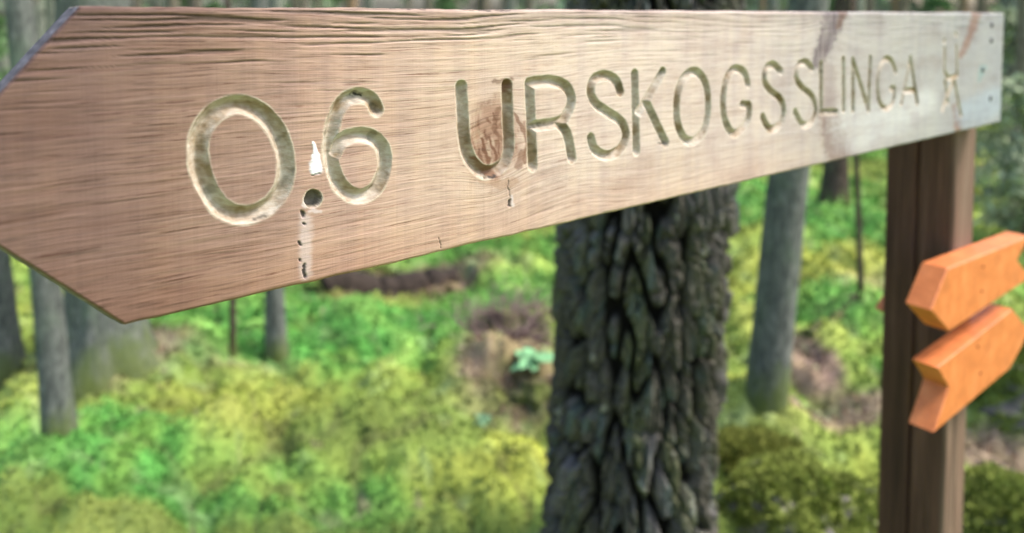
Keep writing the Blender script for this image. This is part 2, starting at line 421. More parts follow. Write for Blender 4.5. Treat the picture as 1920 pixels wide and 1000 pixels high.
# ================================================================== TREES
M_GREYBARK = mat_bark('grey_spruce_bark', (.065, .072, .068), (.145, .158, .145), (.25, .26, .24), (.16, .21, .15), .6)
M_PALEBARK = mat_bark('pale_tan_bark', (.13, .085, .05), (.30, .20, .125), (.46, .34, .23), (.3, .3, .2), .3)
M_BROWNBARK = mat_bark('brown_spruce_bark', (.03, .022, .018), (.085, .063, .05), (.15, .12, .10), (.12, .15, .09), .5)
M_FARGREY = mat_bark('far_grey_bark', (.11, .12, .10), (.20, .22, .185), (.33, .35, .30), (.22, .28, .18), .5)
M_FARBROWN = mat_bark('far_brown_bark', (.10, .085, .07), (.21, .18, .14), (.33, .29, .24), (.18, .21, .13), .4)
M_TWIG = mat_plain('dead_twig', (.09, .075, .06), .9)
def trunk_mesh(name, r0, h, mat, seed, flare=.6, flare_h=.25, lean=(0, 0), nseg=28, nz=60, rough=.035, zneg=.25, taper=.55, zmax_fine=3.0):
    """tapered trunk from z=-zneg up to h, with root flare and lumpy bark"""
    z = np.concatenate([np.linspace(-zneg, zmax_fine, nz), np.linspace(zmax_fine, h, 12)[1:]])
    th = np.linspace(0, 2 * math.pi, nseg, endpoint=False)
    Z, T = np.meshgrid(z, th, indexing='ij')
    base = r0 * (1 - (1 - taper) * np.clip(Z, 0, h) / h)
    roots = .55 + .45 * np.cos(T * (3 + seed % 3) + seed * 1.7)
    fl = 1 + flare * np.exp(-np.clip(Z, -.05, None) / flare_h) * (.45 + .55 * roots)
    n = fbm(np.cos(T) * 3 + seed, np.sin(T) * 3 + Z * 4 + seed, seed, 3) + .5 * pn(T * 6 / math.pi * 2, Z * 9, seed + 4)
    r = base * fl * (1 + rough * 2 * n)
    bx = .012 * h * pn(Z * .22, Z * 0 + seed, seed + 9)
    by = .012 * h * pn(Z * .22, Z * 0 + seed + 5, seed + 10)
    X = r * np.cos(T) + lean[0] * Z + bx; Y = r * np.sin(T) + lean[1] * Z + by
    V = np.stack([X, Y, Z], -1).reshape(-1, 3)
    F = quads(len(z), nseg, True)
    V = np.vstack([V, [[lean[0] * h, lean[1] * h, h + .1]]])
    top = (len(z) - 1) * nseg + np.arange(nseg)
    cap = np.stack([top, np.roll(top, -1), np.full(nseg, len(V) - 1)], -1)
    return mesh_np(name, V, [F, cap], mat)
def tube(pts, rads, nseg=6):
    pts = np.asarray(pts, float); rads = np.asarray(rads, float); V = []
    for i in range(len(pts)):
        d = pts[min(i + 1, len(pts) - 1)] - pts[max(i - 1, 0)]; d /= np.linalg.norm(d) + 1e-9
        a = np.cross(d, [0.1, .2, 1.0] if abs(d[2]) < .9 else [1.0, 0, 0]); a /= np.linalg.norm(a); b = np.cross(d, a)
        t = np.arange(nseg) / nseg * 2 * math.pi
        V.append(pts[i] + rads[i] * (np.cos(t)[:, None] * a + np.sin(t)[:, None] * b))
    return np.vstack(V), quads(len(pts), nseg, True)
def merge(lst):
    Vs, Fs, o = [], [], 0
    for V, F in lst: Vs.append(V); Fs.append(F + o); o += len(V)
    return np.vstack(Vs), np.vstack(Fs)
def twig(p, d, L, r, n=6, wob=.15):
    p = np.array(p, float); d = np.array(d, float); d /= np.linalg.norm(d); pts = [p]
    for i in range(n):
        d = d + rng.normal(0, wob, 3); d /= np.linalg.norm(d); pts.append(pts[-1] + d * L / n)
    return tube(pts, np.linspace(r, r * .25, n + 1), 5)
def branches_mesh(r0, z0, z1, n, L, mat, lean=(0, 0), droop=-.15):
    out = []
    for i in range(n):
        z = rng.uniform(z0, z1); a = rng.uniform(0, 6.283)
        out.append(twig((math.cos(a) * r0 * .7 + lean[0] * z, math.sin(a) * r0 * .7 + lean[1] * z, z), (math.cos(a), math.sin(a), droop + rng.normal(0, .2)), L * rng.uniform(.4, 1.2), r0 * .11 + .003))
    V, F = merge(out); return mesh_np('branches', V, F, mat)
def place_tree(name, px, py, wpx, label, mat, seed, h=11, lean_px=0.0, flare=.6, cat='tree', dz=None, branch=0, group=None, flare_h=.22, rough=.035, nseg=28):
    x, y = ground_pt(px, py); z = float(height(np.array([x]), np.array([y]))[0])
    # settle the base where the pixel ray meets the real height
    for _ in range(4):
        x, y = ground_pt(px, py, z); z = float(height(np.array([x]), np.array([y]))[0])
    r = .5 * wpx * y / FPX
    t = empty(name, (x, y, z)); tag(t, label, cat, group)
    tm = trunk_mesh('trunk', r, h, mat, seed, flare, flare_h, (lean_px, 0), nseg=nseg, rough=rough)
    link('trunk', tm, t)
    if branch: link('branch', branches_mesh(r, .7, 4.0, branch, .5, M_TWIG, (lean_px, 0)), t)['kind'] = 'stuff'
    return t, (x, y, z, r)

place_tree('spruce_tree', 12, 690, 46, 'slim grey-green trunk at the left border of the view, behind the pale leaning trunk', M_GREYBARK, 3, lean_px=-.02)
place_tree('spruce_tree', 112, 818, 50, 'pale slender trunk in front of the thick tree below the pointed sign end', M_GREYBARK, 5, lean_px=-.05, flare=.35, branch=3)
place_tree('spruce_tree', 200, 668, 128, 'thick grey trunk with a wide mossy root flare, below the sign tip', M_GREYBARK, 8, flare=.5, flare_h=.12, rough=.05, nseg=44)
place_tree('spruce_sapling', 437, 668, 12, 'pencil-thin reddish sapling stem left of the short grey trunk under the board', M_BROWNBARK, 9, h=5, flare=.2)
place_tree('spruce_tree', 520, 668, 34, 'narrow grey trunk rising from bright green undergrowth beneath the digit 6', M_GREYBARK, 12, flare=.35)
place_tree('spruce_tree', 1438, 778, 76, 'smooth grey-green leaning trunk between the rugged pine and the dark post', M_GREYBARK, 14, lean_px=.055, flare=.06, rough=.02, nseg=40)
place_tree('spruce_tree', 1563, 388, 42, 'far brown trunk seen right of the smooth grey trunk, just under the board', M_BROWNBARK, 15, flare=.6)
place_tree('spruce_sapling', 1615, 560, 11, 'thin dark sapling stem beside the left edge of the post', M_BROWNBARK, 16, h=5, lean_px=-.06, flare=.2)

# --- the rugged pine close behind the board
def rugged_pine():
    Zc = 1.98; x0 = (1199 - 960) / FPX * Zc; lean = .034
    R0 = .5 * 300 * Zc / FPX
    z0 = float(height(np.array([x0]), np.array([Zc]))[0])
    t = empty('pine_tree', (x0 - .7 * lean, Zc, z0)); tag(t, 'thick pine with deeply furrowed dark bark plates, right behind the board', 'tree')
    nz, nt = 760, 620
    z = np.linspace(-.15, 2.15, nz); th = np.linspace(0, 2 * math.pi, nt, endpoint=False)
    Zg, T = np.meshgrid(z, th, indexing='ij')
    # seamless arc coordinate: use cylinder positions for warps, cell lattice wraps round the trunk
    NU = 19; CH = .15
    u = T / (2 * math.pi) * NU; v = Zg / CH
    wu = .55 * pn(np.cos(T) * 2.2 + 7, np.sin(T) * 2.2 + Zg * 3.1, 101) + .28 * pn(np.cos(T) * 7 + 3, np.sin(T) * 7 + Zg * 9, 102)
    wv = .7 * pn(np.cos(T) * 3 + 1, np.sin(T) * 3 + Zg * 4, 103) + .25 * pn(np.cos(T) * 9 + 1, np.sin(T) * 9 + Zg * 14, 104)
    u = u + wu * 1.3; v = v + wv * 1.1
    iu = np.floor(u); iv = np.floor(v); F1 = np.full(u.shape, 9.0); F2 = F1.copy(); ID = np.zeros(u.shape)
    for a in (-1, 0, 1):
        for b in (-1, 0, 1):
            cu = iu + a; cv = iv + b; cm = np.mod(cu, NU)
            hx = _hash(cm, cv, 5); hy = _hash(cm, cv, 6); hid = _hash(cm, cv, 7)
            d = np.sqrt((cu + .1 + .8 * hx - u) ** 2 + ((cv + .1 + .8 * hy - v) * 1.0) ** 2)
            nw = d < F1
            F2 = np.where(nw, F1, np.minimum(F2, d)); ID = np.where(nw, hid, ID); F1 = np.where(nw, d, F1)
    e = F2 - F1
    plate = smooth(.06, .26, e)
    cs, sn = np.cos(T), np.sin(T)
    n1 = fbm(cs * 10 + 5, sn * 10 + Zg * 13, 111); n2 = fbm(cs * 34 + 5, sn * 34 + Zg * 30, 113); n3 = fbm(cs * 4, sn * 4 + Zg * 2, 115)
    fiss = 1 - smooth(.0, .16, np.abs(pn(cs * 6 + 2, sn * 6 + Zg * 1.9, 117) + .25 * n1))      # long vertical fissures
    uw = T / (2 * math.pi) + .009 * pn(cs * 2.5 + 2, sn * 2.5 + Zg * 3.2, 118) + .004 * pn(cs * 9 + 2, sn * 9 + Zg * 12, 119)
    a1_ = np.abs(pnw(uw * 21, Zg * 4.0, 21, 131)); a2_ = np.abs(pnw(uw * 33, Zg * 8.0, 33, 133)); a3_ = np.abs(pnw(uw * 14, Zg * 8.0 + .5 * n1, 14, 137))
    ridge = smooth(.02, .17, a1_) * (.45 + .55 * smooth(.01, .13, a2_)) * (.3 + .7 * smooth(.0, .09, a3_))
    prof = np.minimum(ridge, .62) / .62 * (.6 + .4 * plate) * (.6 + .5 * ID) + .10 * n1 * ridge
    prof = np.clip(prof, 0, 1.2)
    r = R0 * .865 + .052 * prof + .006 * n1 + .0055 * n2 + .016 * n3
    r = r + .02 * np.exp(-np.clip(Zg, 0, None) / .06) * (.6 + .4 * np.cos(T * 5 + 1))
    r = r * (1 - .02 * (Zg - 1))
    X = r * cs + lean * Zg; Y = r * sn
    V = np.stack([X, Y, Zg], -1).reshape(-1, 3)
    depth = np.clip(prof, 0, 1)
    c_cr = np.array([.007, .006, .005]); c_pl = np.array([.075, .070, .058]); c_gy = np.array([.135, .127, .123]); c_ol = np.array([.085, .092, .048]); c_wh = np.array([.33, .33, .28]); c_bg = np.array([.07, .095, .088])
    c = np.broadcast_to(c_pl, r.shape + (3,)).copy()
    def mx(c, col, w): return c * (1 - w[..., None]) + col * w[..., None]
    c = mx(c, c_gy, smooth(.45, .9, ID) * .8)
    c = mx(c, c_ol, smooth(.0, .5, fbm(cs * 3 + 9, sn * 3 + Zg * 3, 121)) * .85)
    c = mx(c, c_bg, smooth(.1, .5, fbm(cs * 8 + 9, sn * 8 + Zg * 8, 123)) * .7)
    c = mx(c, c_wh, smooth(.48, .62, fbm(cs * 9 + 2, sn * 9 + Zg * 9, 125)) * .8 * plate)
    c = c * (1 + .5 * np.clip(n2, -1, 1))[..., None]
    c = mx(c, c_cr, 1 - smooth(.06, .42, depth))     # bark colour goes brown-black with depth in the fissures
    M = mat_vcol('rugged_pine_bark', .92, 130, .4, .004)
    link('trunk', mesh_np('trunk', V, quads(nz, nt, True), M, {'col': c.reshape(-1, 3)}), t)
    up = trunk_mesh('upper_trunk', R0 * .96, 12, mat_bark('upper_pine_bark', (.012, .010, .008), (.05, .04, .034), (.11, .09, .075)), 4, 0, nseg=40, nz=10, zneg=0)
    # the upper trunk starts a little inside the rugged section
    n = len(up.vertices); co = np.empty(n * 3, np.float32); up.vertices.foreach_get('co', co); co = co.reshape(-1, 3)
    co[:, 0] += lean * 2.1; co[:, 2] += 2.1; up.vertices.foreach_set('co', co.ravel()); up.update()
    link('upper_trunk', up, t)
rugged_pine()

# --- forest behind: individual trunks, mesh data shared between a few kinds
kinds = []
for kk in range(5):
    mat = [M_FARGREY, M_FARBROWN, M_FARGREY, M_PALEBARK, M_FARBROWN][kk]
    tm = trunk_mesh('trunk', .13, 13, mat, 40 + kk, .5, .25, (rng.normal(0, .01), 0), nseg=16, nz=16)
    br = branches_mesh(.13, 1.0, 6.0, 26, 1.1, M_TWIG)
    kinds.append((tm, br))
kname = ['grey', 'brown', 'grey', 'pale tan', 'brown']
placed = []
def far_tree(x, y, kk, s, label=None):
    z = float(height(np.array([x]), np.array([y]))[0]) - .05
    t = empty('forest_tree', (x, y, z), rng.uniform(0, 6.28)); t.scale = (s, s, rng.uniform(.9, 1.2))
    link('trunk', kinds[kk][0], t); b = link('branch', kinds[kk][1], t); b['kind'] = 'stuff'
    tag(t, label or 'slender %s trunk with dead twigs, far back in the forest among its likes' % kname[kk], 'tree', 'distant forest trunks')
    placed.append((x, y))
    return t
far_tree(*[c * 1.0 for c in ( (35 - 960) / FPX * 6.5, 6.5)], 3, .55, 'pale tan trunk showing above the upper left corner of the board')
for px, Y, kk, s, lb in [(8, 8, 0, .8, 'grey forest trunk at the upper left border, left of the tan trunk'), (75, 9, 0, .9, 'grey forest trunk just right of the tan trunk at upper left'),
        (105, 7, 2, .5, 'thin grey trunk rising behind the cut upper corner of the board'), (1900, 7.5, 0, .5, 'grey trunk just past the right end of the board'),
        (1340, 9, 1, 1.1, 'brown trunk over the top edge just right of the rugged pine'), (1450, 12, 2, .9, None), (520, 11, 0, 1.0, None), (660, 12, 3, .7, None), (1600, 9, 0, .8, None),
        (1885, 10, 2, .9, None), (1915, 5.2, 1, .35, 'thin brown trunk at the right border above the orange arrows')]:
    far_tree((px - 960) / FPX * Y, Y, kk, s, lb)
tries = 0
while len(placed) < 160 and tries < 6000:
    tries += 1
    Y = math.exp(rng.uniform(math.log(9), math.log(60))); X = rng.uniform(-.95, 1.0) * Y
    if min((X - a) ** 2 + (Y - b) ** 2 for a, b in placed) < 1.1: continue
    if abs(math.degrees(math.atan2(X, Y)) + 8.6) < 3.8 and rng.random() < .6: continue
    if Y < 13 and -.15 < X / Y < .52 : continue
    far_tree(X, Y, int(rng.integers(0, 5)), rng.uniform(.6, 1.25))
# far-off wood closing the view
n = 60000
a = np.radians(rng.uniform(-100, 100, n)); rr = rng.uniform(58, 80, n); zz = rng.random(n) ** 1.2 * 15
gap = fbm(a * 22, zz * .25, 201); k = gap > .05; a, rr, zz = a[k], rr[k], zz[k]
k = (np.abs(np.degrees(a) + 8.6) > 4.2) | (rng.random(len(a)) < .12); a, rr, zz = a[k], rr[k], zz[k]
P = np.stack([rr * np.sin(a), rr * np.cos(a), zz + .5], -1)
tone = np.array([.22, .30, .18]) * (1 + 1.1 * np.clip(fbm(a * 30, zz * .5, 203), -.7, 1))[:, None]
V, F, C = blades(P, np.tile([0, 0, .2], (len(P), 1)), np.full(len(P), 1.1), np.full(len(P), .35), tone, .8, 2)
tag(link('distant_wood', mesh_np('distant_wood', V, F, M_MOSS, {'col': C}, False)), 'far-off spruce wood closing the view behind the trunks', 'wood', kind='stuff')

# young spruces / shrubs with leafy crowns in the middle distance
def shrub(name, x, y, h, w, label, col, nleaf=1500, group=None, ls=.05):
    z = float(height(np.array([x]), np.array([y]))[0])
    t = empty(name, (x, y, z)); tag(t, label, 'shrub', group)
    V, F = tube([(0, 0, -.1), (.02, 0, h * .5), (0, .02, h * .95)], [.02, .012, .003], 7); st = [(V, F)]
    Ps = []
    for i in range(int(h * 14)):
        zz = rng.uniform(.12, .95) * h; a = rng.uniform(0, 6.28); L = w * (1 - zz / h) ** .7 * rng.uniform(.5, 1.1)
        st.append(twig((0, 0, zz), (math.cos(a), math.sin(a), .1), L, .006))
        q = rng.random(int(nleaf / (h * 14)) + 1)
        Ps.append(np.stack([math.cos(a) * L * q, math.sin(a) * L * q, zz + .1 * L * q - .1 * q * q], -1) + rng.normal(0, .035, (len(q), 3)))
    V, F = merge(st); link('stem', mesh_np('stem', V, F, M_TWIG), t)
    P = np.vstack(Ps); c = np.tile(col, (len(P), 1)) * rng.uniform(.6, 1.4, (len(P), 1))
    V, F, C = blades(P, np.tile([0, 0, .2], (len(P), 1)), np.full(len(P), ls), np.full(len(P), ls * .22), c, .8, 2)
    o = link('foliage', mesh_np('foliage', V, F, M_LEAF, {'col': C}, False), t); o['kind'] = 'stuff'
for i, (px, Y, h, w) in enumerate([(1895, 6.4, 1.7, .6), (1935, 4.6, 1.2, .5), (-30, 7.5, 1.9, .7), (60, 10, 2.2, .9), (130, 12, 2.3, .9), (1750, 11, 2.1, .9), (1560, 14, 2.2, 1.1), (1450, 13, 2.1, 1.0), (840, 14, 2.4, 1.1), (400, 13, 2.0, 1.0), (1960, 9, 2.2, .9)]):
    shrub('young_spruce', (px - 960) / FPX * Y, Y, h, w, ['scrubby grey-green young spruce past the right end of the board', 'small young spruce at the right border above the orange arrows',
          'young spruce at the left border behind the grey trunks', 'young spruce showing over the upper left chamfer of the board'][i] if i < 4 else 'young spruce behind the board among the distant trunks',
          np.array([.30, .35, .22]) if i < 2 else np.array([.12, .22, .09]), 2200, 'young spruces' if i >= 4 else None, .06)

# ------------------------------------------------------------------ rocks, stump, log, seedlings
def mossy_rock(px, py, rx, ry, rz, label, seed, mosscol=(.20, .24, .055)):
    x, y = ground_pt(px, py); z = float(height(np.array([x]), np.array([y]))[0])
    t = empty('mossy_boulder', (x, y, z)); tag(t, label, 'boulder')
    nu, nv = 90, 130
    ph = np.linspace(.02, math.pi * .62, nu); th = np.linspace(0, 2 * math.pi, nv, endpoint=False)
    Pg, T = np.meshgrid(ph, th, indexing='ij')
    dx, dy, dz = np.sin(Pg) * np.cos(T), np.sin(Pg) * np.sin(T), np.cos(Pg)
    s = 1 + .30 * pn(dx * 1.5 + seed, dy * 1.5 + dz, seed) + .16 * np.abs(pn(dx * 4 + seed, dy * 4 + dz * 3, seed + 1)) + .05 * pn(dx * 11, dy * 11 + dz * 9, seed + 2) + .025 * pn(dx * 28, dy * 28 + dz * 9, seed + 3)
    V = np.stack([dx * rx * s, dy * ry * s, dz * rz * s - .02], -1).reshape(-1, 3)
    m = smooth(-.25, .35, fbm(dx * 4 + 3, dy * 4 + dz * 3, seed + 5) + .35 * dz)
    stone = np.array([.14, .13, .12]); mc = np.array(mosscol)
    nn = fbm(dx * 9, dy * 9 + dz * 7, seed + 8)
    c = stone * (1 - m[..., None]) + mc * m[..., None]; c = c * (1 + .6 * nn)[..., None]
    link('rock', mesh_np('rock', V, quads(nu, nv, True)[:, ::-1], mat_vcol('boulder_skin', .95, 70, .4, .01), {'col': c.reshape(-1, 3)}), t)
    cand = rng.integers(0, len(V), 9000); mm = m.reshape(-1)[cand]; cand = cand[rng.random(len(cand)) < mm]
    Nn = np.stack([dx / rx, dy / ry, dz / rz], -1).reshape(-1, 3)[cand]; Nn /= np.linalg.norm(Nn, axis=1)[:, None]
    cc = (mc * (1 + .7 * nn[..., None])).reshape(-1, 3)[cand]
    V2, F2, C2 = blades(V[cand] + rng.normal(0, .004, (len(cand), 3)), Nn, np.full(len(cand), .020), np.full(len(cand), .0040), cc, .6, 3)
    o = link('moss_cover', mesh_np('moss_cover', V2, F2, M_MOSS, {'col': np.clip(C2, .004, .5)}, False), t); o['kind'] = 'stuff'
mossy_rock(1500, 985, .27, .22, .20, 'low moss-covered boulder at the bottom between the rugged pine and the post', 301)
mossy_rock(1880, 1000, .17, .16, .13, 'moss-covered stone at the bottom right corner beside the post', 302)
mossy_rock(1945, 800, .28, .28, .24, 'dark mossy boulder at the right border below the orange arrows', 303, (.14, .19, .04))
mossy_rock(195, 765, .16, .15, .16, 'olive mossy mound in front of the thick grey tree at lower left', 305, (.12, .125, .03))
mossy_rock(1420, 860, .17, .14, .05, 'small olive mossy hummock stone at the foot of the smooth leaning trunk', 304, (.18, .20, .045))

def stump(px, py, r, h, label):
    x, y = ground_pt(px, py); z = float(height(np.array([x]), np.array([y]))[0])
    t = empty('decayed_stump', (x, y, z)); tag(t, label, 'tree stump')
    nz, nt = 40, 60
    z = np.linspace(-.08, h, nz); th = np.linspace(0, 2 * math.pi, nt, endpoint=False)
    Zg, T = np.meshgrid(z, th, indexing='ij')
    rr = r * (1 + .9 * np.exp(-np.clip(Zg, 0, None) / (.3 * h)) * (.6 + .4 * np.cos(5 * T + 1))) * (1 + .25 * fbm(np.cos(T) * 2, np.sin(T) * 2 + Zg * 3, 401) + .08 * pn(T * 9, Zg * 3, 402))
    top = 1 - .35 * (np.cos(T - 1) * .5 + .5) - .2 * pn(T * 3, T * 0, 405)
    V = np.stack([rr * np.cos(T), rr * np.sin(T), Zg * np.where(Zg > 0, top, 1)], -1).reshape(-1, 3)
    V = np.vstack([V, [[0, 0, h * .45]]]); tp = (nz - 1) * nt + np.arange(nt)
    link('stump', mesh_np('stump', V, [quads(nz, nt, True), np.stack([tp, np.roll(tp, -1), np.full(nt, nz * nt)], -1)], mat_bark('decayed_wood', (.05, .03, .026), (.13, .085, .075), (.22, .16, .145), (.13, .15, .05), .5)), t)
stump(945, 640, .075, .14, 'crumbling brown stump in litter, left of the rugged pine')
stump(1000, 765, .05, .05, 'small reddish-brown rotten stub beside the pale green seedling')

def brush(px, py, w, n, label):
    x, y = ground_pt(px, py); z = float(height(np.array([x]), np.array([y]))[0]); parts = []
    t = empty('brushwood_heap', (x, y, z)); tag(t, label, 'brushwood')
    for i in range(n):
        a = rng.uniform(0, 6.28); q = rng.normal(0, w * .35, 2)
        zz = float(height(np.array([x + q[0]]), np.array([y + q[1]]))[0]) - z
        V, F = twig((q[0], q[1], zz + rng.uniform(0, .04)), (math.cos(a), math.sin(a), rng.uniform(-.1, .8)), rng.uniform(.1, .3), rng.uniform(.002, .006), 6, .25)
        if i < 40: link('twig', mesh_np('twig', V, F, M_BRUSH), t)
        else: parts.append((V, F))
    V, F = merge(parts); link('twig_tangle', mesh_np('twig_tangle', V, F, M_BRUSH), t)['kind'] = 'stuff'
M_BRUSH = mat_plain('dead_brush', (.17, .12, .11), .9, 0, 30, .5)
brush(945, 640, .34, 260, 'tangled heap of dead brown twigs left of the rugged pine')
brush(1890, 330, 1.0, 300, 'grey brushwood tangle past the right end of the board')
def log(p0, p1, r, label, mat):
    (x0, y0), (x1, y1) = ground_pt(*p0), ground_pt(*p1)
    n = 30; tt = np.linspace(0, 1, n)
    pts = np.stack([x0 + (x1 - x0) * tt, y0 + (y1 - y0) * tt, height(x0 + (x1 - x0) * tt, y0 + (y1 - y0) * tt) * .85 + r * .3], -1)
    o = pts[0].copy(); V, F = tube(pts - o, r * (1 - .3 * tt) * (1 + .5 * pn(tt * 9, tt * 0, 501)), 16)
    n0 = len(V); V = np.vstack([V, [pts[0] - o], [pts[-1] - o]])
    e0 = np.arange(16); e1 = (n - 1) * 16 + np.arange(16)
    caps = np.vstack([np.stack([np.roll(e0, -1), e0, np.full(16, n0)], -1), np.stack([e1, np.roll(e1, -1), np.full(16, n0 + 1)], -1)])
    tag(link('log_form', mesh_np('log_form', V, [F, caps], mat), loc=o), label, 'log')
log((610, 556), (850, 512), .10, 'dark log-shaped form standing in for the shadow in the hollow under the board', mat_plain('dark_hollow_shade', (.030, .022, .017), .95, 0, 40, .6))  # dark form added to stand for the shadow in the hollow
log((1515, 655), (1660, 575), .03, 'thin fallen branch on the moss left of the post', M_BROWNBARK)

M_SEED = mat_vcol('seedling_leaf', .5, 20, .15)
def seedling(px, py, hgt, nleaf, L, label, col):
    x, y = ground_pt(px, py); z = float(height(np.array([x]), np.array([y]))[0])
    t = empty('seedling', (x, y, z)); tag(t, label, 'seedling')
    V, F = tube([(0, 0, -.03), (.004, 0, hgt * .5), (0, .003, hgt)], [.003, .0025, .0015], 6); link('stem', mesh_np('stem', V, F, M_TWIG), t)
    lm = None
    for i in range(nleaf):
        if lm is None:
            u = np.linspace(0, 1, 9); w = L * .26 * np.sin(u * math.pi) ** .8
            V = np.vstack([np.stack([u * L, -w, -.25 * L * u * u + .1 * w], -1), np.stack([u * L, w * 0, -.25 * L * u * u], -1), np.stack([u * L, w, -.25 * L * u * u + .1 * w], -1)])
            lm = mesh_np('leaf', V, quads(3, 9), M_SEED, {'col': np.tile(col, (27, 1))})
        a = i * 2.4
        o = link('leaf', lm, t, (0, 0, hgt * (.75 + .25 * i / nleaf)), (rng.normal(0, .25), -.25 + rng.normal(0, .25), a))
seedling(998, 745, .13, 12, .10, 'pale green leafy seedling at the left edge of the rugged pine', np.array([.20, .42, .20]))
seedling(905, 830, .04, 7, .042, 'tiny pale blue-green seedling on moss in front of the brown stump litter', np.array([.15, .28, .15]))
seedling(1845, 812, .07, 8, .06, 'pale green seedling right of the post under the lower orange arrow', np.array([.16, .36, .18]))

# ================================================================== THE SIGN
AX = math.atan((2728 - 960) * cp / FPX)
D = np.array([math.sin(AX), math.cos(AX), 0.0]); NB = np.array([-math.cos(AX), math.sin(AX), 0.0])   # along the board / away from viewer
RZ = math.pi / 2 - AX
TH = .046
def on_plane(px, py, P0, off=0.0):
    """photo pixel -> (s, v) on the vertical board plane shifted back by off"""
    r = ray(px, py); C0 = np.array([0, 0, CAMH]); Q = P0 + NB * off
    t = np.dot(Q - C0, NB) / np.dot(r, NB); W = C0 + r * t - P0
    return float(np.dot(W, D)), float(W[2])
# scale: board is 0.20 m high at its near corner
P1 = np.array([0, 0, CAMH]) + ray(235, 612) * 1.0
vt = on_plane(235, 12.6, P1)[1]
P0 = np.array([0, 0, CAMH]) + ray(235, 612) * (.20 / vt)
H = .20
S_TOP = on_plane(150, 12, P0)[0]; S_END = on_plane(1880, 120, P0)[0]
a1, a2 = on_plane(0, 175, P0), (S_TOP, H); b1, b2 = on_plane(0, 466, P0), (0.0, 0.0)
ka = (a2[1] - a1[1]) / (a2[0] - a1[0]); kb = (b2[1] - b1[1]) / (b2[0] - b1[0])
S_TIP = (b2[1] - kb * b2[0] - a2[1] + ka * a2[0]) / (ka - kb)
print('board: S_TOP %.3f S_END %.3f S_TIP %.3f' % (S_TOP, S_END, S_TIP), 'P0', P0)

def spline(pts, n=10, closed=False):
    p = np.array(pts, float); out = []; m = len(p)
    rng_ = range(m) if closed else range(m - 1)
    for i in rng_:
        if closed: a, b, c, d = p[i - 1], p[i], p[(i + 1) % m], p[(i + 2) % m]
        else: a, b, c, d = p[max(i - 1, 0)], p[i], p[i + 1], p[min(i + 2, m - 1)]
        for k in range(n):
            t = k / n
            out.append(.5 * ((2 * b) + (c - a) * t + (2 * a - 5 * b + 4 * c - d) * t * t + (3 * b - a - 3 * c + d) * t ** 3))
    out.append(p[0] if closed else p[-1]); return np.array(out)
def Z2(l): return [(320 + x / 2.5, 140 + y / 2.5) for x, y in l]
def Z3(l): return [(840 + x / 3.334, 60 + y / 3.334) for x, y in l]
def Z4(l): return [(1300 + x / 3.097, y / 3.097) for x, y in l]
def Z5(l): return [(1640 + x / 3.571, y / 3.571) for x, y in l]
C_, O_, L_ = 'curve', 'closed', 'line'
glyphs = [
 ('0', .0068, [(O_, Z2([(310, 140), (200, 185), (135, 290), (130, 400), (165, 520), (240, 625), (345, 660), (455, 620), (525, 530), (540, 410), (505, 280), (425, 180)]))]),
 ('full stop', 0, []),
 ('6', .0062, [(C_, Z2([(965, 165), (940, 118), (875, 98), (810, 128), (770, 200), (748, 310), (755, 420), (795, 520), (875, 572), (955, 540), (1000, 450), (998, 355), (950, 298), (875, 285), (800, 310), (765, 370)]))]),
 ('U', .0064, [(C_, Z3([(82, 345), (90, 500), (104, 690), (150, 815), (235, 880), (335, 840), (378, 740), (374, 550), (368, 335)]))]),
 ('R', .0058, [(L_, Z3([(508, 325), (520, 590), (530, 840)])), (C_, Z3([(508, 322), (640, 308), (735, 340), (772, 420), (745, 510), (690, 565), (520, 592)])), (C_, Z3([(690, 570), (745, 640), (775, 790)]))]),
 ('S', .0056, [(C_, Z3([(1078, 375), (1050, 305), (980, 272), (912, 300), (892, 375), (925, 450), (1010, 512), (1085, 565), (1112, 650), (1070, 740), (990, 775), (920, 738), (893, 665)]))]),
 ('K', .0056, [(L_, Z3([(1167, 262), (1178, 745)])), (L_, Z3([(1342, 250), (1195, 500)])), (L_, Z3([(1240, 440), (1362, 695)]))]),
 ('O', .0056, [(O_, Z3([(1525, 250), (1460, 310), (1430, 430), (1436, 570), (1478, 665), (1535, 685), (1595, 620), (1625, 500), (1618, 350), (1580, 270)]))]),
 ('G', .0054, [(C_, Z4([(318, 490), (295, 420), (240, 402), (195, 455), (174, 560), (182, 690), (232, 778), (290, 740), (322, 680), (325, 612)])), (L_, Z4([(325, 612), (285, 608)]))]),
 ('S', .0054, [(C_, Z4([(508, 415), (468, 378), (425, 398), (413, 470), (450, 530), (505, 575), (526, 645), (502, 725), (445, 750), (403, 680)]))]),
 ('S', .0052, [(C_, Z4([(690, 400), (655, 362), (612, 380), (598, 450), (635, 512), (690, 560), (712, 640), (685, 712), (635, 725), (592, 650)]))]),
 ('L', .0048, [(L_, Z4([(742, 372), (742, 650), (832, 650)]))]),
 ('I', .0048, [(L_, Z4([(872, 345), (874, 640)]))]),
 ('N', .0048, [(L_, Z4([(928, 640), (928, 348), (1018, 640), (1028, 338)]))]),
 ('G', .0048, [(C_, Z4([(1176, 415), (1150, 352), (1112, 345), (1082, 405), (1070, 500), (1084, 598), (1122, 632), (1158, 600), (1172, 515)])), (L_, Z4([(1172, 515), (1148, 515)]))]),
 ('A', .0048, [(L_, Z4([(1210, 600), (1262, 338), (1302, 600)])), (L_, Z4([(1226, 528), (1288, 524)]))]),
 ('hikers', .0050, [(L_, Z5([(470, 330), (468, 480)])), (L_, Z5([(548, 318), (553, 505)])), (C_, Z5([(468, 480), (500, 525), (553, 505)])), (L_, Z5([(472, 545), (492, 690)])), (L_, Z5([(535, 545), (578, 770)])), (L_, Z5([(520, 560), (455, 735)]))]),
]
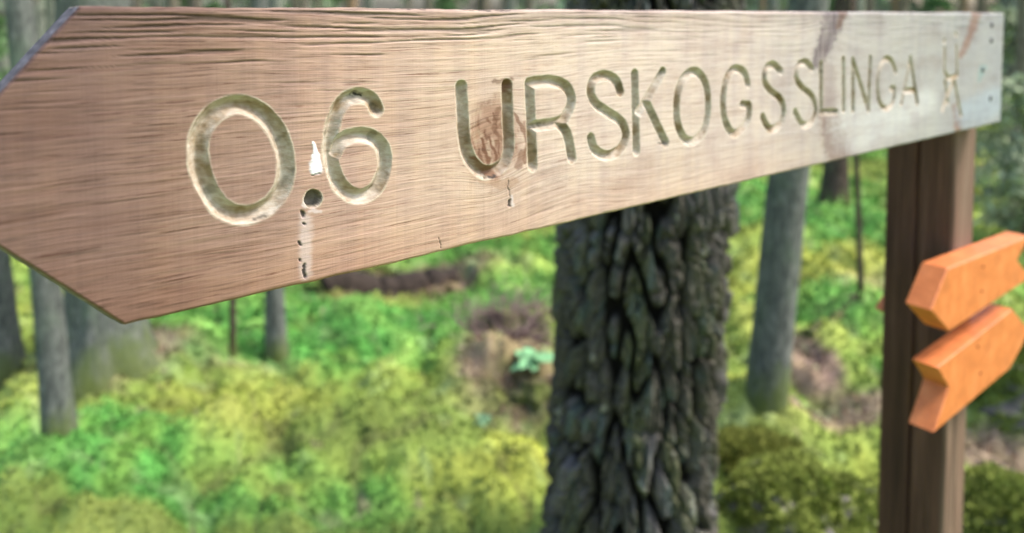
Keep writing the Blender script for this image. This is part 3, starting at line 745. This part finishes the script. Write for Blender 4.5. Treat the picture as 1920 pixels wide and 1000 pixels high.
# grid over the front face
w_of = lambda s: (P0[1] + D[1] * s)
s_list = [S_TIP + .0006]
while s_list[-1] < S_END: s_list.append(s_list[-1] + .00150 * w_of(s_list[-1]))
s_arr = np.array(s_list); s_arr[-1] = S_END
tv = np.linspace(0, 1, 262)
edge = .012; tv = tv + 0  # uniform rows
S, Tt = np.meshgrid(s_arr, tv, indexing='ij')
lo = np.where(S < 0, kb * S, 0.0); hi = np.where(S < S_TOP, H + ka * (S - S_TOP), H)
wob = .0012 * fbm(S * 9, S * 0, 601) + .0006 * pn(S * 60, S * 0, 603)
wob2 = .0012 * fbm(S * 9, S * 0 + 9, 605) + .0005 * pn(S * 70, S * 0, 607)
lo = lo + wob; hi = np.maximum(hi + wob2, lo + .001)
Vv = lo + (hi - lo) * Tt
PW = P0 + S[..., None] * D + np.stack([0 * S, 0 * S, Vv], -1)
PX, PY = project(PW)
# depth of routed strokes
depth = np.zeros(S.shape); glabel = np.full(S.shape, -1); gfrac = np.zeros(S.shape); rim = np.zeros(S.shape)
def seg_dist(sx, vx, pts):
    d = np.full(sx.shape, 9.0)
    for i in range(len(pts) - 1):
        a, b = pts[i], pts[i + 1]; ab = b - a; L2 = ab @ ab + 1e-12
        t = np.clip(((sx - a[0]) * ab[0] + (vx - a[1]) * ab[1]) / L2, 0, 1)
        d = np.minimum(d, np.hypot(sx - a[0] - t * ab[0], vx - a[1] - t * ab[1]))
    return d
edge_n = .00045 * fbm(S * 160, Vv * 160, 611, 3)
gsv = []
for gi, (ch, w, strokes) in enumerate(glyphs):
    allp = []; dd = np.full(S.shape, 9.0)
    if ch == 'full stop':
        c = np.array(on_plane(587, 373, P0)); w = .0068
        strokes_sv = [np.array([c, c + 1e-5])]; D0 = .011
    else:
        strokes_sv = []
        for typ, pts in strokes:
            if typ == 'line': pp = np.array(pts)
            else: pp = spline(pts, 8, typ == 'closed')
            strokes_sv.append(np.array([on_plane(x, y, P0) for x, y in pp]))
        if ch == 'hikers':
            for q in Z5([(468, 275), (545, 230)]):
                c = np.array(on_plane(*q, P0)); strokes_sv.append(np.array([c, c + 1e-5]))
        w = w * .94; D0 = w * (.7 if ch == 'hikers' else 1.15)
    ap = np.vstack(strokes_sv); lo_b = ap.min(0) - .012; hi_b = ap.max(0) + .012
    i0, i1 = np.searchsorted(s_arr, lo_b[0]), np.searchsorted(s_arr, hi_b[0])
    sub = (slice(i0, i1), slice(None))
    for k_, st in enumerate(strokes_sv):
        dd[sub] = np.minimum(dd[sub], seg_dist(S[sub], Vv[sub], st))
    dd = dd + edge_n
    f = np.clip(dd / w, 0, 1)
    if ch == 'full stop': prof = D0 * (1 - smooth(.80, 1.0, f)) * (1 - .25 * f)
    else: prof = D0 * (1 - f ** 1.35)
    inside = dd < w
    glabel[inside & (prof > depth)] = gi
    depth = np.maximum(depth, prof)
    gfrac = np.maximum(gfrac, 1 - smooth(w - .0003, w + .0004, dd))
    rim = np.maximum(rim, (1 - smooth(.0002, .0012, np.abs(dd - w - .0005))) * .55)
# rounded worn edges
ed = np.minimum(np.minimum(Vv - lo, hi - Vv), S_END - S)
depth = depth + .0028 * np.clip(1 - ed / .0028, 0, 1) ** 2
# surface relief: raised grain, splits along the top edge
warp = np.zeros(S.shape)
grainamt = np.interp(PX, [0, 500, 1000, 1400, 1900], [1.0, .9, .72, .42, .35])
def knotwarp(px, py, rs, rv, k, tilt=0.0):
    s0, v0 = on_plane(px, py, P0); e = np.exp(-((S - s0) / rs) ** 2 - ((Vv - v0) / rv) ** 2)
    return (Vv - v0) * (-k) * e
warp += knotwarp(925, 275, .030, .032, .75) + knotwarp(1555, 150, .045, .06, .35) + knotwarp(1815, 60, .04, .04, .3)
warp += .006 * fbm(S * 3, Vv * 9, 621, 2) + .0009 * fbm(S * 20, Vv * 40, 625, 2) * grainamt
# grain dips under the R and rises towards the lower edge, as in the photo
s9, v9 = on_plane(1080, 360, P0); warp += -.010 * np.exp(-((S - s9) / .07) ** 2 - ((Vv - v9) / .03) ** 2)
gr = fbm(S * 14, (Vv + warp) * 260, 631, 3)
ck = smooth(.34, .62, fbm(S * 10, (Vv + warp) * 330, 641, 2) + .25 * smooth(.10, .2, Vv / 1.0) - .10 + .25 * smooth(.02, .0, np.abs(Vv - .185)))
topw = smooth(.120, .195, Vv) * smooth(.62, .2, S)
depth = depth + .00022 * (gr + .5) * (1 - gfrac) * grainamt + .0009 * ck * (1 - gfrac) * (.35 + .9 * topw)
# base colour across the board (photo: brown at the point, pink-blond in the middle, silver-grey by the post)
def px_ramp(x, stops):
    xs = [q[0] for q in stops]; return np.stack([np.interp(x, xs, [q[1][i] for q in stops]) for i in range(3)], -1)
base = px_ramp(PX + 60 * fbm(S * 5, Vv * 10, 651, 3), [(0, (.142, .084, .068)), (150, (.155, .093, .076)), (330, (.205, .128, .100)), (480, (.275, .180, .140)), (650, (.39, .270, .215)), (850, (.465, .355, .285)),
        (1100, (.50, .41, .355)), (1400, (.455, .385, .35)), (1580, (.34, .315, .305)), (1700, (.30, .295, .29)), (1880, (.25, .26, .27))])
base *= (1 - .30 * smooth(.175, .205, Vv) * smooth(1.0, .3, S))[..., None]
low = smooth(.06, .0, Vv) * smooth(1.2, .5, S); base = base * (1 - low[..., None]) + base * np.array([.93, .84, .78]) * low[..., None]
base = base * (1 - .5 * (ck * (.4 + .6 * topw))[..., None])
def mixb(base, col, w): return base * (1 - w[..., None]) + np.array(col) * w[..., None]
PXn = PX + 5 * fbm(S * 130, Vv * 130, 655, 2); PYn = PY + 5 * fbm(S * 130, Vv * 130, 657, 2)
def band(pts, r0, r1, soft=1.0):
    """mask of a tapering streak through photo points"""
    d = np.full(S.shape, 9e9)
    PX, PY = PXn, PYn
    P = np.array(pts, float); n = len(P) - 1
    for i in range(n):
        a, b = P[i], P[i + 1]; ab = b - a; t = np.clip(((PX - a[0]) * ab[0] + (PY - a[1]) * ab[1]) / (ab @ ab), 0, 1)
        rr_ = r0 + (r1 - r0) * (i + t) / n
        d = np.minimum(d, np.hypot(PX - a[0] - t * ab[0], PY - a[1] - t * ab[1]) / rr_)
    d = d + (.45 * fbm(S * 90 + r0, Vv * 260, 661, 3) if r0 > 7 else .3 * fbm(S * 120 + r0, Vv * 120, 661, 3))
    return 1 - smooth(.6, 1.0 + .4 * soft, d)
vstr = .75 + .5 * fbm(S * 150, Vv * 25, 663, 2)
base = mixb(base, (.095, .07, .085), band([(1568, 22), (1552, 70), (1532, 118)], 21, 11) * np.clip(vstr, 0, 1))
base = mixb(base, (.12, .070, .055), band([(1584, 20), (1572, 50)], 8, 5) * .8)
base = mixb(base, (.16, .10, .085), band([(1555, 225), (1565, 262), (1582, 305)], 19, 25) * np.clip(vstr, 0, 1) * .95)
base = mixb(base, (.25, .205, .20), band([(1553, 130), (1556, 215)], 14, 14) * .6)
base = mixb(base, (.20, .12, .095), band([(1833, 18), (1822, 60), (1802, 105)], 9, 5) * .85)
base = mixb(base, (.20, .11, .075), band([(1790, 200), (1797, 245)], 5, 7) * .8)
base = mixb(base, (.46, .47, .48), band([(1600, 245), (1660, 225), (1730, 190)], 30, 18, 3) * .55)
base = mixb(base, (.27, .32, .37), band([(1815, 215), (1865, 190)], 26, 26) * .7)
base = mixb(base, (.17, .27, .27), band([(1843, 128), (1836, 150)], 7, 3) * .7)
# knot round the U
ks, kv = on_plane(925, 265, P0); rk = np.hypot((S - ks) / .026, (Vv - kv) / .033)
kn = 1 - smooth(.65, 1.45, rk + .45 * fbm(S * 50, Vv * 50, 671, 3))
ka_ = np.arctan2(Vv - kv + .02, S - ks)
rings = smooth(.05, .45, fbm(ka_ * 5 + 3 * rk, rk * 2.2 + 3 * fbm(S * 40, Vv * 28, 673, 2), 675, 3))
base = mixb(base, (.26, .145, .095), kn * .8); base = mixb(base, (.16, .075, .042), kn * rings * .85)
base = mixb(base, (.45, .36, .27), kn * smooth(.1, .5, -fbm(S * 90, Vv * 50, 677, 3)) * .6)
for pts_, r0_, w_ in [([(905, 312), (897, 280)], 3, .6), ([(921, 326), (912, 288), (903, 262)], 3.5, .75), ([(931, 330), (929, 292), (916, 255)], 3, .7), ([(938, 318), (936, 270), (928, 232)], 2, .5),
        ([(948, 300), (951, 270), (945, 236)], 3, .6), ([(984, 302), (991, 268), (978, 236), (962, 214)], 4, .6), ([(972, 312), (978, 285)], 5, .5), ([(912, 222), (918, 230)], 2.5, .6), ([(925, 212), (931, 236)], 2, .6), ([(908, 246), (913, 262)], 2.5, .6)]:
    base = mixb(base, (.14, .062, .035), band(pts_, r0_ * 1.35, r0_, .8) * min(1, w_ * 1.25))
base = mixb(base, (.15, .075, .045), band([(935, 205), (925, 240), (950, 275)], 5, 3, .6) * .7)
base = mixb(base, (.18, .09, .055), band([(985, 230), (992, 262), (985, 290)], 4, 3, .6) * .6)
base = mixb(base, (.14, .08, .05), band([(925, 155), (960, 148)], 5, 5, .6) * .7)
base = mixb(base, (.33, .21, .14), band([(905, 335), (940, 348), (965, 340)], 9, 8) * .6)
redknot = np.clip(band([(948, 165), (944, 150)], 12, 12) + band([(900, 300), (925, 325)], 12, 10) * .7 + kn * (.25 + .45 * rings), 0, 1)
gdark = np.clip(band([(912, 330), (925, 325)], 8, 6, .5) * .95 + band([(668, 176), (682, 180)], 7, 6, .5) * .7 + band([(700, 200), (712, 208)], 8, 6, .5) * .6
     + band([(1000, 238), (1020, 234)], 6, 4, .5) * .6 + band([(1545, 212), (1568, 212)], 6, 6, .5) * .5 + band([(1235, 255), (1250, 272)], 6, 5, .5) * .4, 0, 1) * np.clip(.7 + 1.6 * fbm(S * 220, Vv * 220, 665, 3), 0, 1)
gdark = np.clip(gdark + .62 * (glabel == 1) + .45 * smooth(.30, .6, fbm(S * 60, Vv * 60, 667, 3)) , 0, 1)  # full stop hole darkened all over: its shade is painted in
# the two splits below the knot and across the board
white = np.clip(band([(590, 268), (591, 288), (592, 318)], 3, 13, .35) * 1.0 + band([(960, 368), (962, 386)], 2, 3, .8) * .35 + band([(575, 372), (570, 385)], 5, 4, .8) * .35
     + band([(573, 410), (573, 450), (573, 512)], 9, 9, 2.5) * .24 + band([(580, 395), (600, 397)], 3, 3, .8) * .3, 0, 1)
white *= (PY < 328) | (PY > 352)
blk = np.zeros(S.shape)
for q in [([(567, 398), (568, 404)], 4), ([(570, 420), (571, 421)], 3.2), ([(561, 456), (562, 460)], 3.4), ([(562, 486), (562, 488)], 2.2), ([(571, 498), (572, 502)], 3.0), ([(569, 508), (572, 517)], 3.6), ([(955, 374), (955, 385)], 2.4), ([(955, 338), (951, 352), (956, 368)], 1.2),
          ([(583, 328), (600, 326)], 1.6), ([(918, 333), (930, 330)], 3.0), ([(480, 412), (498, 406)], 2.0), ([(668, 176), (684, 182)], 2.6), ([(571, 505), (573, 520)], 2.2),
          ([(1130, 10), (1131, 11)], .1), ([(870, 19), (960, 20)], 1.6), ([(735, 15), (800, 17)], 1.4), ([(824, 448), (826, 470)], .7), ([(1235, 268), (1250, 270)], 2.0)]:
    blk = np.maximum(blk, band(q[0], q[1], q[1], .4) * (.9 if q[1] > 2 else .65))
depth = depth + .0012 * blk * (1 - gfrac) - .0004 * band([(590, 268), (591, 288), (592, 318)], 3, 11, .35)
white = np.clip(white, 0, 1); rim = rim * (1 - gfrac) * np.clip(.6 + 1.2 * fbm(S * 60, Vv * 60, 681, 2), 0, 1)

GV = np.stack([S, depth, Vv], -1)
nu, nv = S.shape
du = np.gradient(GV, axis=0); dv = np.gradient(GV, axis=1)
NN = np.cross(du, dv); NN /= np.linalg.norm(NN, axis=-1)[..., None] + 1e-12      # faces -y (towards viewer)
if NN[nu // 2, nv // 2, 1] > 0: NN = -NN
GVf = GV.reshape(-1, 3); NNf = NN.reshape(-1, 3)
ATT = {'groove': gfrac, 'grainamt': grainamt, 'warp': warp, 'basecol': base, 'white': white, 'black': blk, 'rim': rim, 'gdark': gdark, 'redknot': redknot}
ATTf = {k: (a.reshape(-1, 3) if a.ndim == 3 else a.reshape(-1)) for k, a in ATT.items()}
Fq = quads(nu, nv)[:, ::-1]          # wound so that the normal faces -y
fl = glabel.reshape(-1)[Fq].max(1)
sign = empty('direction_sign', P0.tolist(), RZ)
tag(sign, 'long weathered wooden trail sign with routed text, cut to a point at its left end', 'sign')
def piece(name, sel):
    f = Fq[sel]; u, inv = np.unique(f, return_inverse=True)
    me = mesh_np(name, GVf[u], inv.reshape(f.shape), M_BOARD, {k: a[u] for k, a in ATTf.items()}, True, normals=NNf[u])
    return link(name, me, sign)
for gi, (ch, w, st) in enumerate(glyphs):
    o = piece('carved_pictogram' if ch == 'hikers' else 'carved_letter' if ch.isalpha() else 'carved_digit' if ch.isdigit() else 'carved_full_stop', fl == gi)
    o['label'] = 'routed pictogram of two hikers' if ch == 'hikers' else 'routed %s' % ch if ch == 'full stop' else 'routed %s %s' % ('digit' if ch.isdigit() else 'letter', ch)
piece('board', fl == -1)
# edges and back of the board (butting the front sheet along its rim)
loop = [(i, nv - 1) for i in range(nu)] + [(nu - 1, j) for j in range(nv - 2, -1, -1)] + [(i, 0) for i in range(nu - 2, -1, -1)] + [(0, j) for j in range(1, nv - 1)]
lp = np.array([GV[i, j] for i, j in loop]); n = len(lp)
rows = []
for q, yy in enumerate([0, .012, .026, TH - .003, TH]):
    r_ = lp.copy()
    if q: r_[:, 1] = yy
    if q in (1, 2, 3): r_[:, 2] += .0006 * np.array([fbm(np.array([p[0] * 40]), np.array([yy * 90 + p[2] * 30]), 691, 2)[0] for p in lp])
    if q == 4: 
        cen = np.array([.6, 0, .1]); r_[:, 2] += np.where(lp[:, 2] > .1, -.003, .003); 
    rows.append(r_)
# lower chamfer is sawn slightly out of square so its underside edge shows
lowch = (lp[:, 0] < 0) & (lp[:, 2] < kb * lp[:, 0] + .004)
for q in (1, 2, 3, 4): rows[q][lowch, 2] -= [0, .003, .006, .010, .010][q]
EV = np.vstack(rows); EF = quads(len(rows), n, True)
upch = (lp[:, 0] < S_TOP - .001) & (lp[:, 2] > H + ka * (lp[:, 0] - S_TOP) - .004)
mi = np.tile((upch | lowch).astype(int), len(rows) - 1)
EVn = len(EV)
me = bpy.data.meshes.new('board_edge')
zero = {'warp': np.zeros(EVn), 'groove': np.zeros(EVn), 'grainamt': np.ones(EVn), 'basecol': np.tile([.36, .29, .25], (EVn, 1))}
me = mesh_np('board_edge', EV, EF, [M_BOARD, M_END], zero, False, midx=mi)
link('board_edge', me, sign)
bk = np.array([(S_TIP, TH, kb * S_TIP + .001), (0, TH, .003), (S_END, TH, .003), (S_END, TH, H - .003), (S_TOP, TH, H - .003)])
link('board_back', mesh_np('board_back', bk, np.array([[4, 3, 2, 1, 0]]), M_BOARD, {'basecol': np.tile([.36, .29, .25], (5, 1)), 'warp': np.zeros(5), 'groove': np.zeros(5)}, False), sign)
# screws
def screw_mesh(r):
    V = [(0, -.0022, 0)]; F = []
    for ri, yy in ((r * .55, -.002), (r, -.0006), (r, .004)):
        for k in range(12): V.append((ri * math.cos(k * .5236), yy, ri * math.sin(k * .5236)))
    V = np.array(V); F3 = np.array([[0, 1 + (k + 1) % 12, 1 + k] for k in range(12)]); F4 = np.array([[1 + a * 12 + k, 1 + a * 12 + (k + 1) % 12, 13 + a * 12 + (k + 1) % 12, 13 + a * 12 + k] for a in (0, 1) for k in range(12)])
    return mesh_np('screw', V, [F3, F4], M_SCREW, None, True)
sm = screw_mesh(.0055)
for q in [(1860, 47), (1859, 76), (1843, 131), (1857, 185)]:
    s0, v0 = on_plane(*q, P0); link('screw', sm, sign, (s0, 0.0005, v0))

# ================================================================== THE POST
sA = on_plane(1792, 300, P0, TH)[0]; sB = on_plane(1831, 300, P0, TH)[0]
def px_of(s, off, v=.0):
    q = P0 + D * s + NB * off + np.array([0, 0, v]); return project(q)[0]
dep = .02
while px_of(sA, TH + dep, -.05) > 1664 and dep < .3: dep += .001
print('post front width %.3f depth %.3f' % (sB - sA, dep), 'sA', sA)
W_ = sB - sA
pc = P0 + D * (sA + W_ / 2) + NB * (TH + .001 + dep / 2)
gz = float(height(np.array([pc[0]]), np.array([pc[1]]))[0])
ztop = P0[2] + H - gz - .012
def post():
    t = empty('wooden_post', (pc[0], pc[1], gz), RZ)
    tag(t, 'dark brown square timber post carrying the trail sign and the orange arrows', 'post')
    # cross-section: rounded square with a long drying crack in the left face
    b = .007; hx, hy = W_ / 2, dep / 2; prof = []
    def line(p, q, n):
        for k in range(n): prof.append((p[0] + (q[0] - p[0]) * k / n, p[1] + (q[1] - p[1]) * k / n))
    def arc(cx, cy, a0):
        for k in range(5):
            a = a0 + k / 5 * math.pi / 2; prof.append((cx + b * math.cos(a), cy + b * math.sin(a)))
    line((hx, -hy + b), (hx, hy - b), 12); arc(hx - b, hy - b, 0)
    line((hx - b, hy), (-hx + b, hy), 12); arc(-hx + b, hy - b, math.pi / 2)
    line((-hx, hy - b), (-hx, -hy + b), 70); arc(-hx + b, -hy + b, math.pi)
    line((-hx + b, -hy), (hx - b, -hy), 40); arc(hx - b, -hy + b, 1.5 * math.pi)
    pf = np.array(prof); nzp = 260; z = np.linspace(-.3, ztop, nzp)
    Zg = z[:, None] + 0 * pf[None, :, 0]; X = pf[None, :, 0] + 0 * Zg; Y = pf[None, :, 1] + 0 * Zg
    rel = .0011 * fbm((X + Y) * 60, Zg * 3, 701, 3) + .0005 * fbm((X - Y) * 200, Zg * 8, 705, 2)
    nrm = np.stack([np.where(np.abs(X) > hx - .001, np.sign(X), 0), np.where(np.abs(Y) > hy - .001, np.sign(Y), 0)], -1)
    yc = .002 + .004 * pn(Zg * 2.5, Zg * 0, 711) + .0015 * pn(Zg * 14, Zg * 0, 713)       # crack line in the left face
    crack = np.exp(-((Y - yc) / .0022) ** 2) * (X < -hx + .002) * .011
    yc2 = -.03 + .006 * pn(Zg * 3, Zg * 0, 721); crack = crack + np.exp(-((Y - yc2) / .0016) ** 2) * (X < -hx + .002) * .005 * smooth(.1, .4, pn(Zg * 1.5, Zg * 0, 723))
    X = X + nrm[..., 0] * rel + crack; Y = Y + nrm[..., 1] * rel
    front_tone = smooth(-hy + .012, -hy, pf[:, 1])[None, :] * np.ones((nzp, 1)) * np.clip(.75 + .6 * fbm(X * 40, Zg * 4, 731, 3), 0, 1)  # front face blended towards a lighter brown
    V = np.stack([X, Y, Zg], -1).reshape(-1, 3); m = len(pf)
    V = np.vstack([V, [[0, 0, ztop]]]); tp = (nzp - 1) * m + np.arange(m)
    link('post', mesh_np('post', V, [quads(nzp, m, True), np.stack([tp, np.roll(tp, -1), np.full(m, len(V) - 1)], -1)], M_POST, {'front_tone': np.append(front_tone.reshape(-1), .5)}), t)
post()

# ================================================================== ORANGE ARROWS
OT = .042
def arrow(poly, name, label, y0, y1, holes=()):
    """poly: (s,v) outline; extruded between depths y0..y1 with small bevels"""
    P = np.array(poly); c = P.mean(0)
    if np.cross(P[1] - P[0], P[2] - P[1]) < 0 and False: P = P[::-1]
    area = .5 * np.sum(P[:, 0] * np.roll(P[:, 1], -1) - np.roll(P[:, 0], -1) * P[:, 1])
    if area < 0: P = P[::-1]
    n = len(P); b = .0018
    d = np.roll(P, -1, 0) - P; d /= np.linalg.norm(d, axis=1)[:, None]; nrm = np.stack([d[:, 1], -d[:, 0]], -1)
    ins = []
    for i in range(n):
        n0, n1 = nrm[i - 1], nrm[i]; m = n0 + n1; m = m / (m @ m) * 2 if (m @ m) > 1e-6 else n0
        ins.append(P[i] - m * b)
    ins = np.array(ins)
    o = P0 + D * c[0] + NB * y0 + np.array([0, 0, c[1]])
    T_ = y1 - y0
    V = []
    for Q, yy in ((ins, 0), (P, b), (P, T_ - b), (ins, T_)): V += [(q[0] - c[0], yy, q[1] - c[1]) for q in Q]
    me = bpy.data.meshes.new(name)
    F = [list(range(n))] + [[a * n + k, a * n + n + k, a * n + n + (k + 1) % n, a * n + (k + 1) % n] for a in range(3) for k in range(n)] + [list(range(4 * n - 1, 3 * n - 1, -1))]
    me.from_pydata(V, [], F); me.materials.append(M_ORANGE)
    t = empty('arrow_marker', o.tolist(), RZ); tag(t, label, 'trail marker')
    link('board', me, t)
    for q in holes: link('nail', NAIL, t, (q[0] - c[0], .0002, q[1] - c[1]))
    return t
NAIL = screw_mesh(.0028); NAIL.materials.clear(); NAIL.materials.append(mat_plain('rusty_nail', (.16, .045, .015), .8, .3))
Y1 = TH + .001; YF = Y1 - OT
def op(px, py): return on_plane(px, py, P0, YF)
arrow([op(1777, 504), op(1746, 582), op(1780, 622), op(1934, 520), op(1908, 488), op(1930, 443)],
      'upper', 'upper orange arrow board on the post, pointing left', YF, Y1, [op(1843, 500), op(1841, 546)])
arrow([op(1757, 690), op(1766, 704), op(1779, 727), op(1768, 762), op(1751, 812), op(1892, 693), op(1912, 658), op(1930, 618), op(1898, 580)],
      'lower', 'lower orange arrow board on the post, notched at its left end and pointing right', YF, Y1, [op(1833, 650), op(1838, 700)])
# third marker on the far side of the post, only its point shows
yb = TH + .001 + dep
def ob(px, py): return on_plane(px, py, P0, yb + .001)
s_t, v_t = ob(1658, 583)
arrow([(s_t, v_t), (s_t + .04, v_t - .022), (s_t + .26, v_t - .022), (s_t + .26, v_t + .022), (s_t + .04, v_t + .022)], 'rear',
      'orange marker behind the post, only its tip showing at the left edge', yb + .001, yb + .001 + .02)
